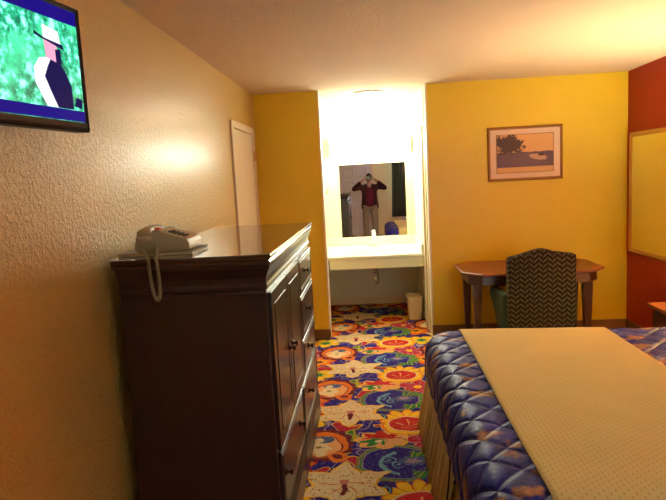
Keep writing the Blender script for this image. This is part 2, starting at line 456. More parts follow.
# ------------------------------------------------------------------ structure
XL, XR, D, A, YB, CH = -1.084, 2.435, 5.674, 7.2425, -1.70, 2.44
OX0, OX1 = -.4515, .5682
AL, AR = -.56, .553      # alcove side walls
TH = .12
struct('floor', B(XL-.12, XR+.12, YB-.12, A+.12, -.12, 0), M['carpet'])
struct('ceiling', B(XL-.12, XR+.12, YB-.12, A+.12, CH, CH+.12), M['ceil'])
struct('wall_left', B(XL-.12, XL, YB-.12, D+TH, 0, CH), M['yellow_left'])
struct('wall_right', B(XR, XR+.12, YB-.12, D+TH, 0, CH), M['red'])
struct('wall_back_left', B(XL, OX0, D, D+TH, 0, CH), M['yellow'])
struct('wall_back_right', B(OX1, XR, D, D+TH, 0, CH), M['yellow'])
struct('wall_alcove_left', B(AL-.12, AL, D+TH, A+.12, 0, CH), M['cream_wall'])
struct('wall_alcove_right', B(AR, AR+.12, D+TH, A+.12, 0, CH), M['cream_wall'])
struct('wall_alcove_back', B(AL, AR, A, A+.12, 0, CH), M['cream_wall'])
# rear wall with a window opening
WX0, WX1, WZ0, WZ1 = .64, 2.1, .75, 2.08
bm = bmesh.new()
box(bm, XL, WX0, YB-.12, YB, 0, CH); box(bm, WX1, XR, YB-.12, YB, 0, CH); box(bm, WX0, WX1, YB-.12, YB, 0, WZ0); box(bm, WX0, WX1, YB-.12, YB, WZ1, CH)
struct('wall_rear', bm, M['cream_wall'])
wf = struct('window_1', frame_bm('y', 0, WX0, WX1, WZ0, WZ1, .05, YB-.11, YB-.03), M['acwhite'])
obj('mullion', B((WX0+WX1)/2-.02, (WX0+WX1)/2+.02, YB-.09, YB-.05, WZ0+.04, WZ1-.04), M['acwhite'], wf)
obj('pane', B(WX0+.04, WX1-.04, YB-.075, YB-.07, WZ0+.04, WZ1-.04), M['glass'], wf)
# baseboards (brown vinyl)
struct('baseboard_left', B(XL, XL+.012, YB, 4.60, 0, .10), M['baseboard'])
struct('baseboard_back_left', B(XL+.012, OX0, D-.012, D, 0, .10), M['baseboard'])
struct('baseboard_back_right', B(OX1, XR-.012, D-.012, D, 0, .10), M['baseboard'])
struct('baseboard_right', B(XR-.012, XR, YB, D, 0, .10), M['baseboard'])
struct('baseboard_alcove', B(AL, AR, A-.012, A, 0, .09), M['bin'])
# jamb trims at the opening
struct('trim_1', B(OX1-.006, OX1+.012, D-.006, D+TH+.004, 0, CH), M['whitepaint'])
struct('trim_2', B(OX0-.012, OX0+.004, D-.004, D+TH+.004, 0, CH), M['whitepaint'])
# alcove side door trim on the right wall
struct('trim_3', B(AR-.018, AR, 5.90, 5.98, 0, 2.08), M['whitepaint'], bevel=.003)
# left wall door
d2 = struct('door_2', B(XL-.01, XL+.012, 4.69, 5.45, .01, 2.04), M['whitepaint'], bevel=.003)
bm = bmesh.new(); box(bm, XL, XL+.020, 4.625, 4.682, 0, 2.105); box(bm, XL, XL+.020, 5.458, 5.515, 0, 2.105); box(bm, XL, XL+.020, 4.682, 5.458, 2.048, 2.105)
obj('door_frame', bm, M['whitepaint'], d2, bevel=.004)
for z in (.35, 1.05, 1.80):
    obj('hinge', lathe(bmesh.new(), [(.007, 0), (.007, .09)], (XL+.022, 5.455, z), 10), M['brass'], d2, smooth=False)
obj('door_knob', lathe(bmesh.new(), [(.026, 0), (.026, .006), (.010, .010), (.010, .035), (.024, .045), (.027, .06), (.018, .07), (0, .072)], (XL+.012, 4.76, .98), 16, 'x'), M['brass'], d2, smooth=True)
# rear six panel door
DX0, DX1 = -.80, .055
d1 = struct('door_1', B(DX0, DX1, YB, YB+.03, .01, 2.03), M['whitedoor'])
pw = (DX1-DX0-.11*2-.09)/2
for (z0, z1) in ((.18, .82), (.96, 1.52), (1.63, 1.90)):
    for i in range(2):
        x0 = DX0+.11+i*(pw+.09)
        bm = frame_bm('y', 0, x0, x0+pw, z0, z1, .034, YB+.030, YB+.052)
        obj('panel_moulding', bm, M['whitedoor'], d1)
        obj('panel', B(x0+.05, x0+pw-.05, YB+.029, YB+.036, z0+.05, z1-.05), M['whitedoor'], d1, bevel=.003)
bm = bmesh.new(); box(bm, DX0-.07, DX0, YB, YB+.035, 0, 2.10); box(bm, DX1, DX1+.07, YB, YB+.035, 0, 2.10); box(bm, DX0, DX1, YB, YB+.035, 2.035, 2.10)
obj('door_frame', bm, M['whitepaint'], d1, bevel=.004)
obj('door_knob', lathe(bmesh.new(), [(.026, 0), (.026, .006), (.010, .010), (.010, .035), (.024, .045), (.027, .06), (.018, .07), (0, .072)], (DX0+.07, YB+.03, .98), 16, 'y'), M['brass'], d1, smooth=True)

# curtain: wavy pleated cloth with thickness
def curtain(x0, x1, y, z0, z1):
    bm = bmesh.new(); n = 90; cols = []
    for i in range(n+1):
        t = i/n; xx = x0 + (x1-x0)*t
        ph = t*2*PI*9
        cols.append([[bm.verts.new((xx - (.05*(1-(z-z0)/(z1-z0))*(1-t)), y + .035*math.sin(ph)*(1+.2*math.sin(z*3)) + dd, z)) for z in [z0 + (z1-z0)*k/8 for k in range(9)]] for dd in (0, .006)])
    for a, b in zip(cols, cols[1:]):
        for s in (0, 1):
            for k in range(8): bm.faces.new((a[s][k], b[s][k], b[s][k+1], a[s][k+1]))
        bm.faces.new((a[0][0], a[1][0], b[1][0], b[0][0])); bm.faces.new((a[0][8], b[0][8], b[1][8], a[1][8]))
    for c in (cols[0], cols[-1]):
        for k in range(8): bm.faces.new((c[0][k], c[0][k+1], c[1][k+1], c[1][k]))
    return bm
cur = thing('curtain', 'dark green pleated curtain seen in the vanity mirror beside the white door', 'curtain', (1.3, YB+.26, 2.2))
obj('drape', curtain(-.66, .10, 0, -1.70, 0), M['green_curtain'], cur, smooth=True)
bm = bmesh.new(); tube(bm, [(-.76, 0, .02), (.95, 0, .02)], .012, 10)
for xx in (-.74, .93): box(bm, xx-.008, xx+.008, -.26, .0, .012, .028)
obj('curtain_rod', bm, M['blackmetal'], cur)
ac = thing('air_conditioner', 'white wall air conditioner under the dark green curtain, seen in the vanity mirror', 'air conditioner', (1.42, YB, .24))
obj('casing', B(-.53, .53, .0, .20, 0, .42), M['acwhite'], ac, bevel=.02)
bm = bmesh.new()
for k in range(7): box(bm, -.46, .46, .198, .208, .06+k*.045, .075+k*.045)
obj('grille', bm, M['phone_d'], ac)

# ------------------------------------------------------------------ vanity
vt = thing('vanity_counter', 'pale laminate vanity counter with backsplash fixed in the bright alcove', 'sink counter')
CY = 6.19; CZ = .757
bm = bmesh.new(); box(bm, AL+.005, AR-.005, CY, A-.002, CZ-.035, CZ)
ct = obj('countertop', bm, M['laminate'], vt, bevel=.008, seg=3)
# basin hole
bc = bmesh.new(); lathe(bc, [(.001, -.2), (.2, -.2), (.2, .2), (.001, .2)], (0, 0, 0), 40)
cut = obj('basin', bmesh.new(), M['porcelain'], vt, smooth=True)
bc.free()
me = cut.data; bb = bmesh.new()
lathe(bb, [(.235, .0), (.232, .003), (.212, .003), (.20, .0), (.18, -.002), (.12, -.003), (.0, -.003)], (0, 0, 0), 40)
for f in bb.faces: f.smooth = True
bmesh.ops.recalc_face_normals(bb, faces=bb.faces[:]); bb.to_mesh(me); bb.free()
cut.location = (.03, 6.66, CZ+.0035); cut.scale = (1.1, .85, 1)
obj('drain', lathe(bmesh.new(), [(.02, 0), (.02, .003), (0, .003)], (.03, 6.66, CZ+.001), 16), M['chrome'], vt)
obj('backsplash', B(AL+.005, AR-.005, A-.03, A-.002, CZ, .858), M['laminate'], vt, bevel=.004)
obj('side_splash', B(AR-.028, AR-.003, CY+.02, A-.03, CZ, .858), M['laminate'], vt, bevel=.004)
obj('apron', B(-.465, AR-.006, CY+.008, CY+.03, .615, CZ-.035), M['laminate_f'], vt, bevel=.002)
obj('gap_shade_strip', B(-.50, -.467, CY+.004, CY+.05, .617, CZ-.036), M['darkwood'], vt)['label'] = 'dark strip standing for the shade in the end gap'  # dark strip standing in for the shade of the gap beside the counter
bm = bmesh.new(); tube(bm, [(.03, 6.66, CZ-.04), (.03, 6.66, .47)], .017, 12)
tube(bm, [(.03, 6.66, .48), (.03, 6.66, .41), (.035, 6.67, .375), (.045, 6.70, .36), (.055, 6.73, .375), (.058, 6.74, .42), (.058, 6.78, .45), (.058, A-.002, .455)], .015, 12)
lathe(bm, [(.024, 0), (.024, .03), (.017, .03)], (.03, 6.66, .455), 14)
obj('drain_pipe', bm, M['chrome'], vt, smooth=True)
fa = thing('faucet', 'small white and chrome tap standing at the back of the vanity counter', 'faucet', (.03, 7.03, CZ))
obj('tap_base', B(-.075, .075, -.025, .025, 0, .018), M['chrome'], fa, bevel=.008, seg=3)
bm = bmesh.new(); tube(bm, [(0, 0, .01), (0, 0, .07), (0, -.03, .10), (0, -.09, .095), (0, -.115, .075)], [.016, .015, .013, .011, .011], 12)
obj('spout', bm, M['chrome'], fa, smooth=True)
obj('handle', lathe(bmesh.new(), [(.012, .07), (.013, .10), (.024, .112), (.026, .15), (.02, .165), (0, .167)], (0, .004, 0), 16), M['porcelain'], fa, smooth=True)['label'] = 'white knob handle'

MX0, MX1, MZ0, MZ1 = -.365, .4475, .862, 1.762
vm = tag(obj('vanity_mirror', B(MX0, MX1, A-.010, A-.001, MZ0, MZ1), M['mirror']), 'frameless mirror above the vanity counter reflecting a person holding a phone', 'mirror')
vl = thing('vanity_light', 'glowing fluorescent bar light high on the alcove wall above the mirror', 'light fixture', (.03, A, 1.92))
obj('backplate', B(-.50, .50, -.03, -.001, -.04, .15), M['porcelain'], vl, bevel=.004)
obj('diffuser', prism(bmesh.new(), [(-.03, -.035), (-.10, -.02), (-.115, .03), (-.115, .08), (-.10, .13), (-.03, .145)], 0, -.48, .48), M['vanity'], vl)
for s in (-1, 1): obj('end_cap', B(min(s*.48, s*.495), max(s*.48, s*.495), -.12, -.03, -.04, .15), M['porcelain'], vl)

dl = thing('ceiling_light', 'round frosted ceiling light over the floor in front of the vanity counter', 'light fixture', (.03, 5.97, CH))
obj('light_base', lathe(bmesh.new(), [(.15, -.001), (.15, -.02), (.135, -.025)], (0, 0, 0), 30), M['porcelain'], dl)
obj('glass_dome', lathe(bmesh.new(), [(.14, -.022), (.135, -.05), (.10, -.08), (.05, -.095), (0, -.098)], (0, 0, 0), 30), emit('frosted_dome', (1, .95, .80), DOME), dl, smooth=True)
# towel ring, brass
tr_ = thing('towel_ring', 'small polished brass towel ring on the alcove wall beside the mirror', 'towel ring', (AL, 6.42, 1.475))
obj('wall_mount', lathe(bmesh.new(), [(.028, 0), (.028, .006), (.014, .012), (.014, .05), (.018, .06), (0, .062)], (0, 0, 0), 18, 'x'), M['brass'], tr_, smooth=True)
bm = bmesh.new(); tube(bm, [(.055 + .012*math.sin(t) + .045, .075*math.cos(t)*.6, -.012+.03*math.sin(t)-.03*0) for t in [2*PI*k/28 for k in range(28)]], .006, 8, True)
obj('ring', bm, M['brass'], tr_, smooth=True)

# wastebasket
wb = thing('wastebasket', 'small cream plastic wastebasket on the carpet under the vanity counter', 'wastebasket', (.448, 6.42, 0))
def rrect(wx, wy, r, n=5):
    out = []
    for cx, cy, a in ((wx-r, wy-r, 0), (-wx+r, wy-r, PI/2), (-wx+r, -wy+r, PI), (wx-r, -wy+r, 3*PI/2)):
        for k in range(n+1): t = a + PI/2*k/n; out.append((cx+r*math.cos(t), cy+r*math.sin(t)))
    return out
def loft(bm, secs, cap0=True, cap1=True):
    rings = [[bm.verts.new((x, y, z)) for x, y in pts] for pts, z in secs]
    for a, b in zip(rings, rings[1:]):
        for i in range(len(a)): j = (i+1) % len(a); bm.faces.new((a[i], a[j], b[j], b[i]))
    if cap0: bm.faces.new(rings[0])
    if cap1: bm.faces.new(rings[-1])
    return bm
bm = loft(bmesh.new(), [(rrect(.066, .09, .02), 0), (rrect(.084, .112, .025), .25), (rrect(.079, .107, .02), .25), (rrect(.062, .086, .018), .008)])
obj('body', bm, M['bin'], wb)
obj('rim', loft(bmesh.new(), [(rrect(.084, .112, .025), .244), (rrect(.090, .118, .028), .246), (rrect(.091, .119, .028), .258), (rrect(.086, .114, .025), .262), (rrect(.079, .107, .02), .258), (rrect(.079, .107, .02), .244)], False, False), M['bin'], wb)

# ------------------------------------------------------------------ dresser
dr = thing('dresser', 'tall dark mahogany dresser with doors and drawers standing along the textured wall', 'dresser', (0, 0, 0))
DXb, DXf, DY0, DY1 = -.995, -.415, 2.18, 3.725
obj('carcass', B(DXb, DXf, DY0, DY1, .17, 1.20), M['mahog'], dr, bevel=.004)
# plinth moulding (stepped, flared)
def ringmould(prof, x0, x1, y0, y1):
    bm = bmesh.new(); loops = []
    for o_, z in prof: loops.append([bm.verts.new(p) for p in ((x0, y0-o_, z), (x1+o_, y0-o_, z), (x1+o_, y1+o_, z), (x0, y1+o_, z))])
    for a, b in zip(loops, loops[1:]):
        for i in range(4): j = (i+1) % 4; bm.faces.new((a[i], a[j], b[j], b[i]))
    bm.faces.new(loops[0]); bm.faces.new(loops[-1]); return bm
obj('plinth', ringmould([(.022, .03), (.022, .155), (.016, .17), (.012, .178), (.016, .190), (.006, .20), (.0, .212)], DXb, DXf, DY0, DY1), M['mahog'], dr, bevel=.001)
for (fx, fy) in ((DXf-.03, DY0+.03), (DXf-.03, DY1-.03), (DXb+.04, DY0+.03), (DXb+.04, DY1-.03)):
    obj('foot', lathe(bmesh.new(), [(.03, 0), (.036, .01), (.036, .03)], (fx, fy, 0), 12), M['mahog'], dr)
obj('crown_moulding', ringmould([(.0, 1.180), (.008, 1.186), (.008, 1.196), (.003, 1.208), (.004, 1.228), (.014, 1.252), (.022, 1.268), (.024, 1.282)], DXb, DXf, DY0, DY1), M['mahog'], dr)
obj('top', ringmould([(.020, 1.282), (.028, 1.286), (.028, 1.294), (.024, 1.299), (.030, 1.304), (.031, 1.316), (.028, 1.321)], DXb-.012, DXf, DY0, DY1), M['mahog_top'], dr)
def knob_bm(y, z, x0):
    bm = lathe(bmesh.new(), [(.017, 0), (.017, .004), (.007, .007), (.006, .018), (.012, .020), (.015, .025), (.011, .030), (0, .031)], (x0, y, z), 14, 'x')
    return bm
def front_panel(name, y0, y1, z0, z1, knobs, door=False):
    x = DXf
    o = obj(name, B(x-.002, x+.016, y0, y1, z0, z1), M['mahog'], dr, bevel=.003)
    inset = .055 if door else .018
    m_ = frame_bm('x', 0, y0+inset, y1-inset, z0+inset, z1-inset, .010, x+.0155, x+.0190)
    obj('moulding', m_, M['mahog'], o)
    for ky, kz in knobs:
        obj('knob', knob_bm(ky, kz, x+.016), M['brass_dark'], o, smooth=True)
front_panel('door', 2.20, 2.615, .52, 1.165, [(2.585, .83)], True)
front_panel('door', 2.625, 3.065, .52, 1.165, [(2.655, .83)], True)
for z0, z1 in ((.52, .715), (.727, .960), (.972, 1.165)):
    front_panel('drawer', 3.085, 3.705, z0, z1, [(3.30, (z0+z1)/2+.01)])
front_panel('drawer', 2.20, 2.94, .225, .505, [(2.28, .385), (2.76, .385)])
front_panel('drawer', 2.955, 3.705, .225, .505, [(3.22, .385)])
obj('side_moulding', B(DXb+.02, DXf-.0, DY0-.005, DY0, 1.160, 1.170), M['mahog'], dr, bevel=.002)

# phone on its pad
pb = thing('phone_book', 'thin cream phone book lying under the beige telephone on the dresser', 'book', (-.850, 2.375, 1.3215))
obj('pages', B(-.170, .130, -.11, .12, .002, .010), M['paper'], pb)
bm = bmesh.new(); box(bm, -.173, .135, -.113, .123, .010, .012); box(bm, -.173, .135, -.113, .123, 0, .002); box(bm, -.175, -.171, -.113, .123, 0, .012)
obj('cover', bm, M['phone_d'], pb)
ph = thing('telephone', 'beige desk telephone with coiled cord hanging over the dresser end', 'telephone', (-.850, 2.300, 1.334)); ph.scale = (.90, .90, .90)
prof = [(-.125, .0), (.115, .0), (.122, .006), (.122, .035), (.112, .052), (.0, .088), (-.012, .098), (-.045, .098), (-.055, .075), (-.105, .055), (-.128, .048), (-.132, .02)]
obj('phone_base', prism(bmesh.new(), prof, 1, 0, .20), M['phone'], ph, bevel=.006, seg=3)
slope = math.atan2(.036, .112)
for r_ in range(4):
    for c_ in range(3):
        t = .022 + r_*.022
        bm = B(-.008, .008, -.007, .007, 0, .006)
        bmesh.ops.rotate(bm, verts=bm.verts, cent=(0, 0, 0), matrix=Matrix.Rotation(slope, 3, 'Y'))
        o = obj('keypad_button', bm, M['key'], ph, bevel=.0015, loc=(.0+t*math.cos(slope), .050+c_*.027, .088 - t*math.sin(slope)-.0005))
obj('message_lamp', B(-.038, -.014, .015, .045, .098, .108), M['redlamp'], ph, bevel=.003)['label'] = 'red message lamp'
hs = obj('handset', tube(bmesh.new(), [(-.078, -.012, .058), (-.078, -.012, .078), (-.076, .03, .092), (-.075, .10, .100), (-.076, .17, .092), (-.078, .205, .078), (-.078, .208, .058)], [.034, .033, .022, .018, .022, .033, .034], 14), M['phone'], ph, smooth=True)
for yy in (-.014, .208): obj('cap', lathe(bmesh.new(), [(.026, 0), (.036, .006), (.036, .024), (.03, .03)], (-.078, yy, .044), 18), M['phone_d'], hs, smooth=True)
def bez(P, n):
    out = []
    for k in range(n+1):
        t = k/n; q = [Vector(p) for p in P]
        while len(q) > 1: q = [a.lerp(b, t) for a, b in zip(q, q[1:])]
        out.append(q[0])
    return out
path = []
ctrl = [[(-.105, -.002, .010), (-.08, -.05, .02), (-.02, -.14, .014), (0.002, -.190, -.014)],
        [(0.002, -.190, -.014), (0.004, -.190, -.07), (0.008, -.190, -.185), (0.028, -.190, -.187)],
        [(0.028, -.190, -.187), (0.050, -.190, -.185), (0.042, -.190, -.06), (0.036, -.190, -.010)],
        [(0.036, -.190, -.010), (.022, -.14, .016), (.0, -.06, .02), (-.03, -.001, .020)]]
for c_ in ctrl: path += bez(c_, 150)[:-1]
hel = []; acc = 0; prev = path[0]
for i, p in enumerate(path):
    acc += (p-prev).length; prev = p
    t = (path[min(i+1, len(path)-1)] - path[max(i-1, 0)]).normalized()
    a = Vector((0, 1, 0)) if abs(t.y) < .8 else Vector((1, 0, 0))
    a = (a - t*a.dot(t)).normalized(); b = t.cross(a); th = acc/.0072*2*PI
    hel.append(p + (a*math.cos(th) + b*math.sin(th))*.0068)
obj('coiled_cord', tube(bmesh.new(), hel, .0022, 5), M['phone'], ph, smooth=True)

# ------------------------------------------------------------------ television
TVL = .72; ang = math.atan2(.17, 1)
tv = thing('television', 'flat screen television on a wall arm showing a figure in a white hat', 'television', (-.950, 1.970, 1.792))
tv.rotation_euler = (0, 0, -ang)            # local y runs along the screen, x is the screen normal
TH_ = .405
bm = B(-.045, -.004, -TVL, 0, 0, TH_)
obj('casing', bm, M['black'], tv, bevel=.006)
fr = obj('bezel', frame_bm('x', 0, -TVL, 0, 0, TH_, .016, -.006, .006), M['black'], tv)
obj('lower_bezel', B(-.005, .005, -TVL+.012, -.012, .010, .030), M['black'], tv, bevel=.002)
sx0, sx1, sz0, sz1 = -TVL+.018, -.018, .032, TH_-.017
scr = obj('screen', B(-.005, .0015, sx0, sx1, sz0, sz1), M['tvpic'], tv)
hb = (sz1-sz0)
obj('blue_band', B(.0015, .0022, sx0, sx1, sz0, sz0+hb*.10), M['tvblue'], scr)
obj('blue_band', B(.0015, .0022, sx0, sx1, sz1-hb*.125, sz1), M['tvblue'], scr)
def flat(name, pts, mat, d):
    q = [(sx1 - (a*.78+.0)*(sx1-sx0), sz0 + (b*.84+.02)*hb) for a, b in pts]
    obj(name, prism(bmesh.new(), q, 0, .0015, d), mat, scr)
# a: distance from far edge (0) to near edge (1); b: height
flat('picture_vest', [(.10, .10), (.31, .10), (.33, .26), (.35, .45), (.33, .58), (.27, .62), (.21, .60), (.15, .50), (.10, .35)], M['tvnavy'], .0024)
flat('picture_sleeve', [(.26, .61), (.36, .58), (.41, .47), (.41, .32), (.33, .10), (.24, .10), (.29, .26), (.33, .40), (.30, .50)], M['tvwhite'], .0027)
flat('picture_face', [(.22, .57), (.30, .60), (.31, .78), (.21, .77), (.195, .68)], M['tvpink'], .0029)
flat('picture_beard', [(.17, .56), (.22, .56), (.22, .70), (.175, .72)], M['tvnavy'], .0031)
flat('picture_hat_brim', [(.14, .72), (.38, .80), (.385, .84), (.30, .79), (.15, .77)], M['tvnavy'], .0031)
flat('picture_hat', [(.165, .765), (.31, .80), (.31, .93), (.18, .90)], M['tvwhite'], .0029)
flat('picture_branch', [(.02, .12), (.09, .14), (.06, .24), (.01, .22)], M['tvnavy'], .0024)
bm = bmesh.new(); box(bm, -.075, -.045, -.43, -.29, .12, .28); tube(bm, [(-.065, -.36, .20), (-.08, -.34, .20)], .015, 8)
obj('wall_bracket', bm, M['blackmetal'], tv)

# ------------------------------------------------------------------ bed
BX0, BX1, BY0, BY1, BZ = .300, 2.34, 1.57, 3.63, .607
bed = thing('bed', 'large bed with headboard against the red wall and a beige pleated skirt', 'bed', (0, 0, 0))
def rbox(x0, x1, y0, y1, z0, z1): return B(x0, x1, y0, y1, z0, z1)
obj('mattress', rbox(BX0+.05, BX1, BY0+.04, BY1-.04, .32, BZ-.03), M['porcelain'], bed, bevel=.06, seg=4)
obj('box_spring', rbox(BX0+.055, BX1, BY0+.045, BY1-.045, .10, .315), M['skirt'], bed, bevel=.02)
obj('headboard', prism(bmesh.new(), [(BY0-.02, .02), (BY1+.02, .02), (BY1+.02, .95), (BY1-.3, 1.08), (BY0+.3, 1.08), (BY0-.02, .95)], 0, BX1+.01, BX1+.06), M['darkwood'], bed, bevel=.01)
for sx in (.42, 2.2):
    for sy in (BY0+.15, BY1-.15): obj('leg', B(sx-.03, sx+.03, sy-.03, sy+.03, 0, .10), M['darkwood'], bed)
def skirt_panel(pts, z0, z1, flare, folds, curl=0):
    """pts: polyline in plan (outer face); a folded cloth strip with thickness"""
    bm = bmesh.new(); P = [Vector((p[0], p[1], 0)) for p in pts]
    samples = []; tot = 0
    for a, b in zip(P, P[1:]):
        L = (b-a).length; n = max(2, int(L/.012)); dirv = (b-a).normalized(); nrm = Vector((dirv.y, -dirv.x, 0))
        for k in range(n): samples.append((a.lerp(b, k/n), nrm, tot+L*k/n))
        tot += L
    samples.append((P[-1], nrm, tot)); cols = []
    for p, nr, s in samples:
        col = []
        for dd in (0, -.005):
            c_ = []
            for k in range(9):
                t = k/8; z = z1 + (z0-z1)*t
                off = flare*t + t*.007*math.sin(s*2*PI/folds) + .004*t*math.sin(s*37+1)
                c_.append(bm.verts.new((p.x + nr.x*(off+dd), p.y + nr.y*(off+dd), z)))
            col.append(c_)
        cols.append(col)
    for a, b in zip(cols, cols[1:]):
        for s in (0, 1):
            for k in range(8): bm.faces.new((a[s][k], b[s][k], b[s][k+1], a[s][k+1]))
        for k in (0, 8): bm.faces.new((a[0][k], b[0][k], b[1][k], a[1][k]))
    for c_ in (cols[0], cols[-1]):
        for k in range(8): bm.faces.new((c_[0][k], c_[0][k+1], c_[1][k+1], c_[1][k]))
    return bm
SX = BX0+.030
obj('bed_skirt', skirt_panel([(SX, 2.36), (SX, BY1-.06)][::-1], .004, .42, .085, .11), M['skirt'], bed, smooth=True)
obj('bed_skirt', skirt_panel([(SX+.012, BY0+.05), (SX+.012, 2.40)][::-1], .004, .42, .060, .13), M['skirt'], bed, smooth=True)
obj('bed_skirt', skirt_panel([(SX+.01, BY1-.05), (BX1, BY1-.05)][::-1], .004, .36, .025, .12), M['skirt'], bed, smooth=True)
obj('bed_skirt', skirt_panel([(SX+.02, BY0+.045), (BX1, BY0+.045)], .004, .36, .02, .12), M['skirt'], bed, smooth=True)
obj('skirt_split_line', tube(bmesh.new(), bez([(SX-.022, 2.47, .36), (SX-.045, 2.38, .24), (SX-.07, 2.33, .12), (SX-.094, 2.38, .008)], 24), .0045, 6), M['darkwood'], bed, smooth=True)  # dark tube drawn along the split between the skirt panels

RC = .115; RP = .17
def cover_point(u, v, extra, dmax=None):
    """wrap a flat sheet over the mattress: u across x (foot to head), v along y"""
    qx = max(u, BX0+RP); qy = min(max(v, BY0+RP), BY1-RP)
    qx = min(qx, BX1)
    dx, dy = u-qx, v-qy; d = math.hypot(dx, dy)
    n = Vector((dx/d, dy/d, 0)) if d > 1e-9 else Vector((0, 0, 0))
    d0 = d; d = max(0.0, d-(RP-RC))
    if dmax is not None and d > dmax: d = dmax
    arc = RC*PI/2
    if d < arc: fx, fz, nn = RC*math.sin(d/RC), RC*(1-math.cos(d/RC)), Vector((n.x*math.sin(d/RC), n.y*math.sin(d/RC), math.cos(d/RC)))
    else: fx, fz, nn = RC+(d-arc)*.02, RC+(d-arc), n.copy()
    if d < 1e-9: nn = Vector((0, 0, 1))
    p = Vector((qx, qy, BZ)) + n*(fx + min(d0, RP-RC)) - Vector((0, 0, fz))
    kk = min(1, max(0, (p.x-.5)/.85)); p.y -= .045*kk*(p.y-BY0)/(BY1-BY0); p.z += .010*(1-kk)*min(1, max(0, (p.y-2.2)/1.2))*(1 if fz < .1 else 0)*(1-fz/.1 if fz < .1 else 0)
    # the mattress crowns and sags a little
    return p + nn*extra, d
def sheet(name, u0, u1, v0, v1, step, hfun, th, mat, dmax, uskew=None):
    bm = bmesh.new(); uvl = bm.loops.layers.uv.new('UVMap')
    nu, nv = max(2, int(round((u1-u0)/step))), max(2, int(round((v1-v0)/step)))
    G = [[None]*(nv+1) for _ in range(nu+1)]; UV = {}
    for i in range(nu+1):
        for j in range(nv+1):
            v = v0 + (v1-v0)*j/nv
            u = u0 + (u1-u0)*i/nu
            if uskew: u += uskew(i/nu, v)
            p, d = cover_point(u, v, hfun(u, v), dmax)
            q = bm.verts.new(p); G[i][j] = (q, math.hypot(u-min(max(u, BX0+RP), BX1), v-min(max(v, BY0+RP), BY1-RP)) - (RP-RC))
            UV[q] = (u, v)
    for i in range(nu):
        for j in range(nv):
            c_ = [G[i][j], G[i+1][j], G[i+1][j+1], G[i][j+1]]
            if min(k[1] for k in c_) > dmax: continue
            f = bm.faces.new([k[0] for k in c_]); f.smooth = True
            for l in f.loops: l[uvl].uv = UV[l.vert]
    for v_ in [v_ for v_ in bm.verts if not v_.link_faces]: bm.verts.remove(v_)
    me = bpy.data.meshes.new(name); bm.to_mesh(me); bm.free(); me.materials.append(mat)
    o = bpy.data.objects.new(name, me); C.objects.link(o)
    so = o.modifiers.new('thick', 'SOLIDIFY'); so.thickness = th; so.offset = -1
    return o
def quilt(u, v):
    w1 = .012*math.sin(v*21+u*9); w2 = .012*math.sin(u*19-v*7)
    a = (u*.9+v*.95+w1)/.165; b = (u*.9-v*.95+w2)/.165
    fa_, fb_ = abs(a-round(a)), abs(b-round(b))
    m_ = min(fa_, fb_)
    puff = .008*(1-math.exp(-m_*8))
    return puff + .004*noise.noise(Vector((u*9, v*9, 0)))
DM = RC*PI/2 + .125
o = sheet('bedspread', BX0-(DM-RC)+.0, BX1, BY0-(DM-RC), BY1+(DM-RC), .0145, quilt, .008, M['spread'], DM)
tag(o, 'navy quilted bedspread with orange flower print covering the bed', 'bedspread')
def rs(t, v):
    k = (v-BY0)/(BY1-BY0)
    return (1-t)*(.0 + .016*min(max(k, 0), 1))
o = sheet('bed_runner', .500, 1.372, BY0-(DM-RC)+.03, BY1+(DM-RC)-.03, .02, lambda u, v: .018+.004*noise.noise(Vector((u*3, v*3, 2))), .004, M['runner'], DM-.03, rs)
tag(o, 'gold beige dotted runner lying across the foot of the navy bed', 'bed runner')

# ------------------------------------------------------------------ nightstand + lamp
ns = thing('nightstand', 'dark wooden nightstand beside the bed against the red wall', 'nightstand', (2.155, 3.895, 0))
obj('body', B(-.215, .245, -.20, .20, .10, .585), M['darkwood'], ns, bevel=.004)
obj('top', B(-.245, .262, -.235, .235, .587, .615), M['deskwood'], ns, bevel=.006)
dd = obj('drawer', B(-.232, -.215, -.175, .175, .38, .56), M['darkwood'], ns, bevel=.003)
obj('knob', lathe(bmesh.new(), [(.016, 0), (.016, -.003), (.006, -.006), (.006, -.016), (.014, -.022), (.011, -.03), (0, -.031)], (-.232, 0, .47), 12, 'x'), M['brass_dark'], dd, smooth=True)
for sx in (-.19, .22):
    for sy in (-.175, .175): obj('leg', B(sx-.022, sx+.022, sy-.022, sy+.022, 0, .10), M['darkwood'], ns)
LX, LY = 2.22, 3.80
tl = thing('table_lamp', 'brass table lamp with cream shade on the nightstand beside the bed', 'lamp', (LX, LY, .6155))
obj('lamp_base', lathe(bmesh.new(), [(.085, 0), (.085, .012), (.05, .022), (.022, .04), (.03, .09), (.055, .15), (.05, .20), (.02, .25), (.014, .30), (.014, .36), (0, .36)], (0, 0, 0), 28), M['brass'], tl, smooth=True)
obj('lamp_shade', lathe(bmesh.new(), [(.17, .33), (.105, .56), (.102, .56), (.167, .33), (.17, .33)], (0, 0, 0), 36), M['shade'], tl, smooth=True)
obj('bulb', lathe(bmesh.new(), [(.013, .36), (.015, .38), (.03, .42), (.03, .44), (.018, .465), (0, .47)], (0, 0, 0), 16), emit('warm_bulb', (1, .72, .38), 12), tl, smooth=True)
def point(name, loc, e, col, r=.05):
    l = bpy.data.lights.new(name, 'POINT'); l.energy = e; l.color = col; l.shadow_soft_size = r
    o = bpy.data.objects.new(name, l); C.objects.link(o); o.location = loc; return o
point('lamp_light', (LX, LY, .6155+.50), LAMP, (1, .88, .52), .045)

